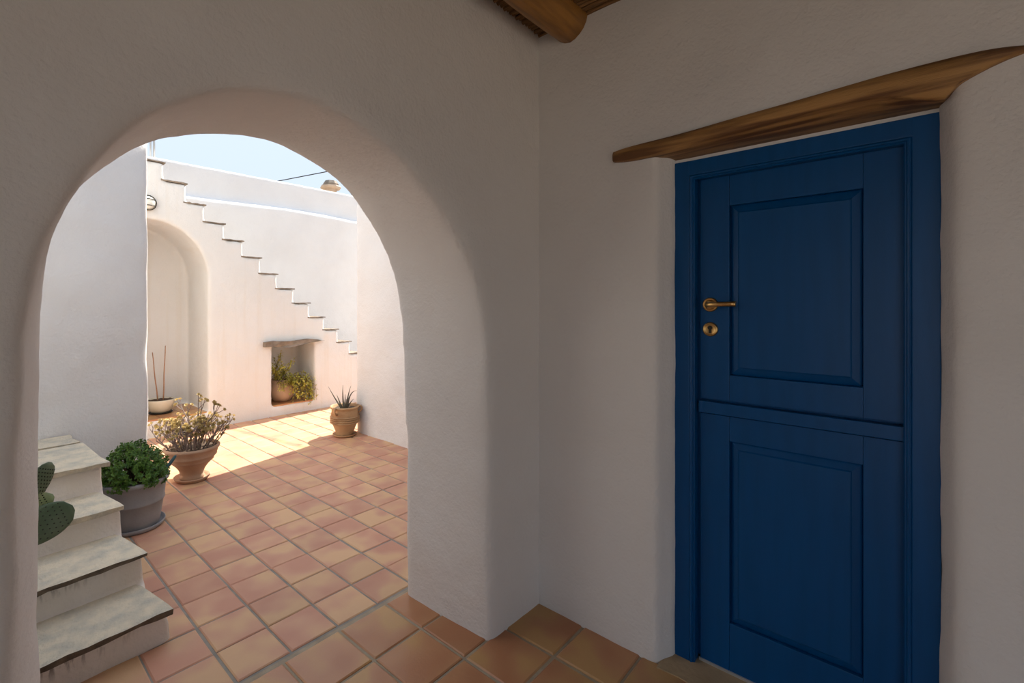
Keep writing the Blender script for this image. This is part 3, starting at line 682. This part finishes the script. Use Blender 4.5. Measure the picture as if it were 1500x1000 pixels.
# ---- low cream bowl with two canes in the arched niche
T = empty('potted_canes', (1.655, 6.47, .2012)); tag(T, 'low cream bowl with two bare canes inside the arched niche', 'plant pot')
bm = bmesh.new(); lathe(bm, [(.08, 0), (.115, .002), (.128, .012), (.124, .016), (.112, .010), (.08, .01)], 40); obj('saucer', bm, 'dark_metal', T, True)
bm = bmesh.new(); lathe(bm, [(.07, .012), (.098, .014), (.120, .045), (.140, .09), (.150, .135), (.152, .158), (.149, .165), (.142, .163), (.138, .13), (.09, .06)], 44); obj('bowl', bm, 'white_pot', T, True); soil(T, .139, .148, 7)
for (a, b, h) in ((-.035, -.10, .58), (.03, .055, .66)):
    bm = bmesh.new(); tube(bm, [R*(a+(b-a)*t)+Vector((0, 0, .14+h*t))+Fd*.004*math.sin(t*9) for t in [i/8 for i in range(9)]], [.008-.003*i/8 for i in range(9)], 8); obj('cane', bm, 'cane', T, True)

# ---- prickly pear beside the archway
T = empty('prickly_pear', (0.03, 2.13, 0)); tag(T, 'prickly pear cactus with flat green pads peeking past the arch', 'cactus')
bm = bmesh.new(); lathe(bm, [(.07, 0), (.09, .002), (.118, .20), (.128, .205), (.130, .235), (.120, .24), (.110, .22), (.08, .05)], 40); obj('pot', bm, 'terra_pot', T, True); soil(T, .113, .212, 12)
def pad(base, tip, wid, nrm, m, thick=.022):
    base, tip = Vector(base), Vector(tip); ax = (tip-base); L = ax.length; ax.normalize()
    nrm = Vector(nrm); nrm = (nrm-ax*nrm.dot(ax)).normalized(); sd_ = ax.cross(nrm)
    bm = bmesh.new(); rings = []
    for i in range(15):
        t = i/14; w = wid*max(.02, math.sin(PI*(.06+t*.92))**.5)*(.66+.46*t)*.5*(1 if i < 14 else .55)
        th = thick*.5*max(.05, math.sin(PI*min(1, .10+t*.90))**.5); rings.append([bm.verts.new(base+ax*L*t+sd_*w*math.cos(2*PI*k/20)+nrm*th*math.sin(2*PI*k/20)) for k in range(20)])
    for r0, r1 in zip(rings, rings[1:]):
        for k in range(20): bm.faces.new((r0[k], r0[(k+1) % 20], r1[(k+1) % 20], r1[k]))
    bm.faces.new(list(reversed(rings[0]))); bm.faces.new(rings[-1])
    o = obj('pad', bm, m, T, True)
    bm = bmesh.new()
    for i in range(2, 13):
        for j in range(-3, 4):
            t = i/14; w = wid*math.sin(PI*(.06+t*.92))**.5*(.66+.46*t)*.5; s_ = (j+.5*(i % 2))/3.6
            if abs(s_) > .9: continue
            th = thick*.5*math.sin(PI*min(1, .10+t*.90))**.5*math.sqrt(1-s_*s_)
            for sg in (-1, 1):
                c = base+ax*L*t+sd_*w*s_+nrm*th*sg
                v = [bm.verts.new(c+ax*.0028), bm.verts.new(c+sd_*.0022), bm.verts.new(c-ax*.0028), bm.verts.new(c-sd_*.0022), bm.verts.new(c+nrm*.004*sg)]
                for q in range(4): bm.faces.new((v[q], v[(q+1) % 4], v[4]))
    obj('areoles', bm, 'spine', o, False, 'stuff')
pad((0, 0, .20), (-.02, .01, .48), .17, (.2, -1, 0), 'cactus', .04)
pad((-.02, .01, .46), (.05, .0, .755), .15, (.3, -1, 0), 'cactus', .035)
pad((.04, -.035, .722), (.240, -.045, .797), .128, (.25, -.85, .35), 'cactus', .026)
pad((.04, .0, .775), (.192, .01, .838), .085, (.2, -.6, .6), 'cactus_pale', .024)
pad((.115, .03, .80), (.186, .04, .948), .088, (.55, -.75, .1), 'cactus', .022)
pad((-.0, .0, .72), (-.06, .02, .95), .14, (.2, -1, .1), 'cactus', .026)

# ================================================================== SMALL THINGS ON THE FAR WALLS
T = empty('wall_lantern', (1.435, FY, 2.62)); tag(T, 'small caged bulkhead lamp on the white stair wall above the arched niche', 'lamp')
def ylathe(bm, prof, seg=28, sx=1.0, sz=1.0):
    rings = [[bm.verts.new((sx*r*math.cos(2*PI*i/seg), y, sz*r*math.sin(2*PI*i/seg))) for i in range(seg)] for r, y in prof]
    for a, b in zip(rings, rings[1:]):
        for i in range(seg): bm.faces.new((a[i], a[(i+1) % seg], b[(i+1) % seg], b[i]))
    bm.faces.new(rings[0]); bm.faces.new(list(reversed(rings[-1])))
bm = bmesh.new(); ylathe(bm, [(.085, .01), (.085, -.025), (.078, -.032)]); obj('base', bm, 'white_pot', T, True)
bm = bmesh.new(); ylathe(bm, [(.07, -.03), (.066, -.06), (.05, -.085), (.02, -.098)]); obj('globe', bm, 'glass', T, True)
bm = bmesh.new(); tube(bm, [(.082*math.cos(2*PI*i/24), -.04, .082*math.sin(2*PI*i/24)) for i in range(25)], .005, 6)
for dz in (-.035, .035): tube(bm, [(-.075, -.04, dz), (-.05, -.085, dz), (0, -.105, dz), (.05, -.085, dz), (.075, -.04, dz)], .005, 6)
obj('cage', bm, 'dark_metal', T, True)

T = empty('chimney_pot', (5.02, 8.2, 3.2)); tag(T, 'small capped terracotta chimney peeping over the high white wall', 'chimney')
bm = bmesh.new(); lathe(bm, [(.10, -3.2), (.12, .0), (.12, .54), (.19, .545), (.205, .575), (.19, .60)], 8); obj('shaft', bm, 'clay_pale', T)
bm = bmesh.new(); lathe(bm, [(.15, .60), (.155, .64), (.12, .69), (.11, .70)], 8); obj('cap', bm, 'schist', T)
T = empty('vent_pipe', (1.83, 7.55, 3.50)); tag(T, 'thin white double pipe standing on top of the high wall', 'pipe')
for dx, r in ((-.022, .012), (.022, .014)):
    bm = bmesh.new(); tube(bm, [(dx, 0, -.02), (dx, 0, .55)], r, 10); obj('pipe', bm, 'steel', T, True)
bm = bmesh.new(); a, b = Vector((5.41, 11.03, 4.5)), Vector((5.742, 9.651, 4.5)); d = (b-a)
tube(bm, [a-d*3, a-d*1.5+Vector((0, 0, -.01)), a, b, b+d*1.5+Vector((0, 0, .02)), b+d*4+Vector((0, 0, .25))], .011, 6)
tag(obj('power_cable', bm, 'dark_metal', None, True), 'thin dark overhead cable crossing the sky above the wall', 'cable')
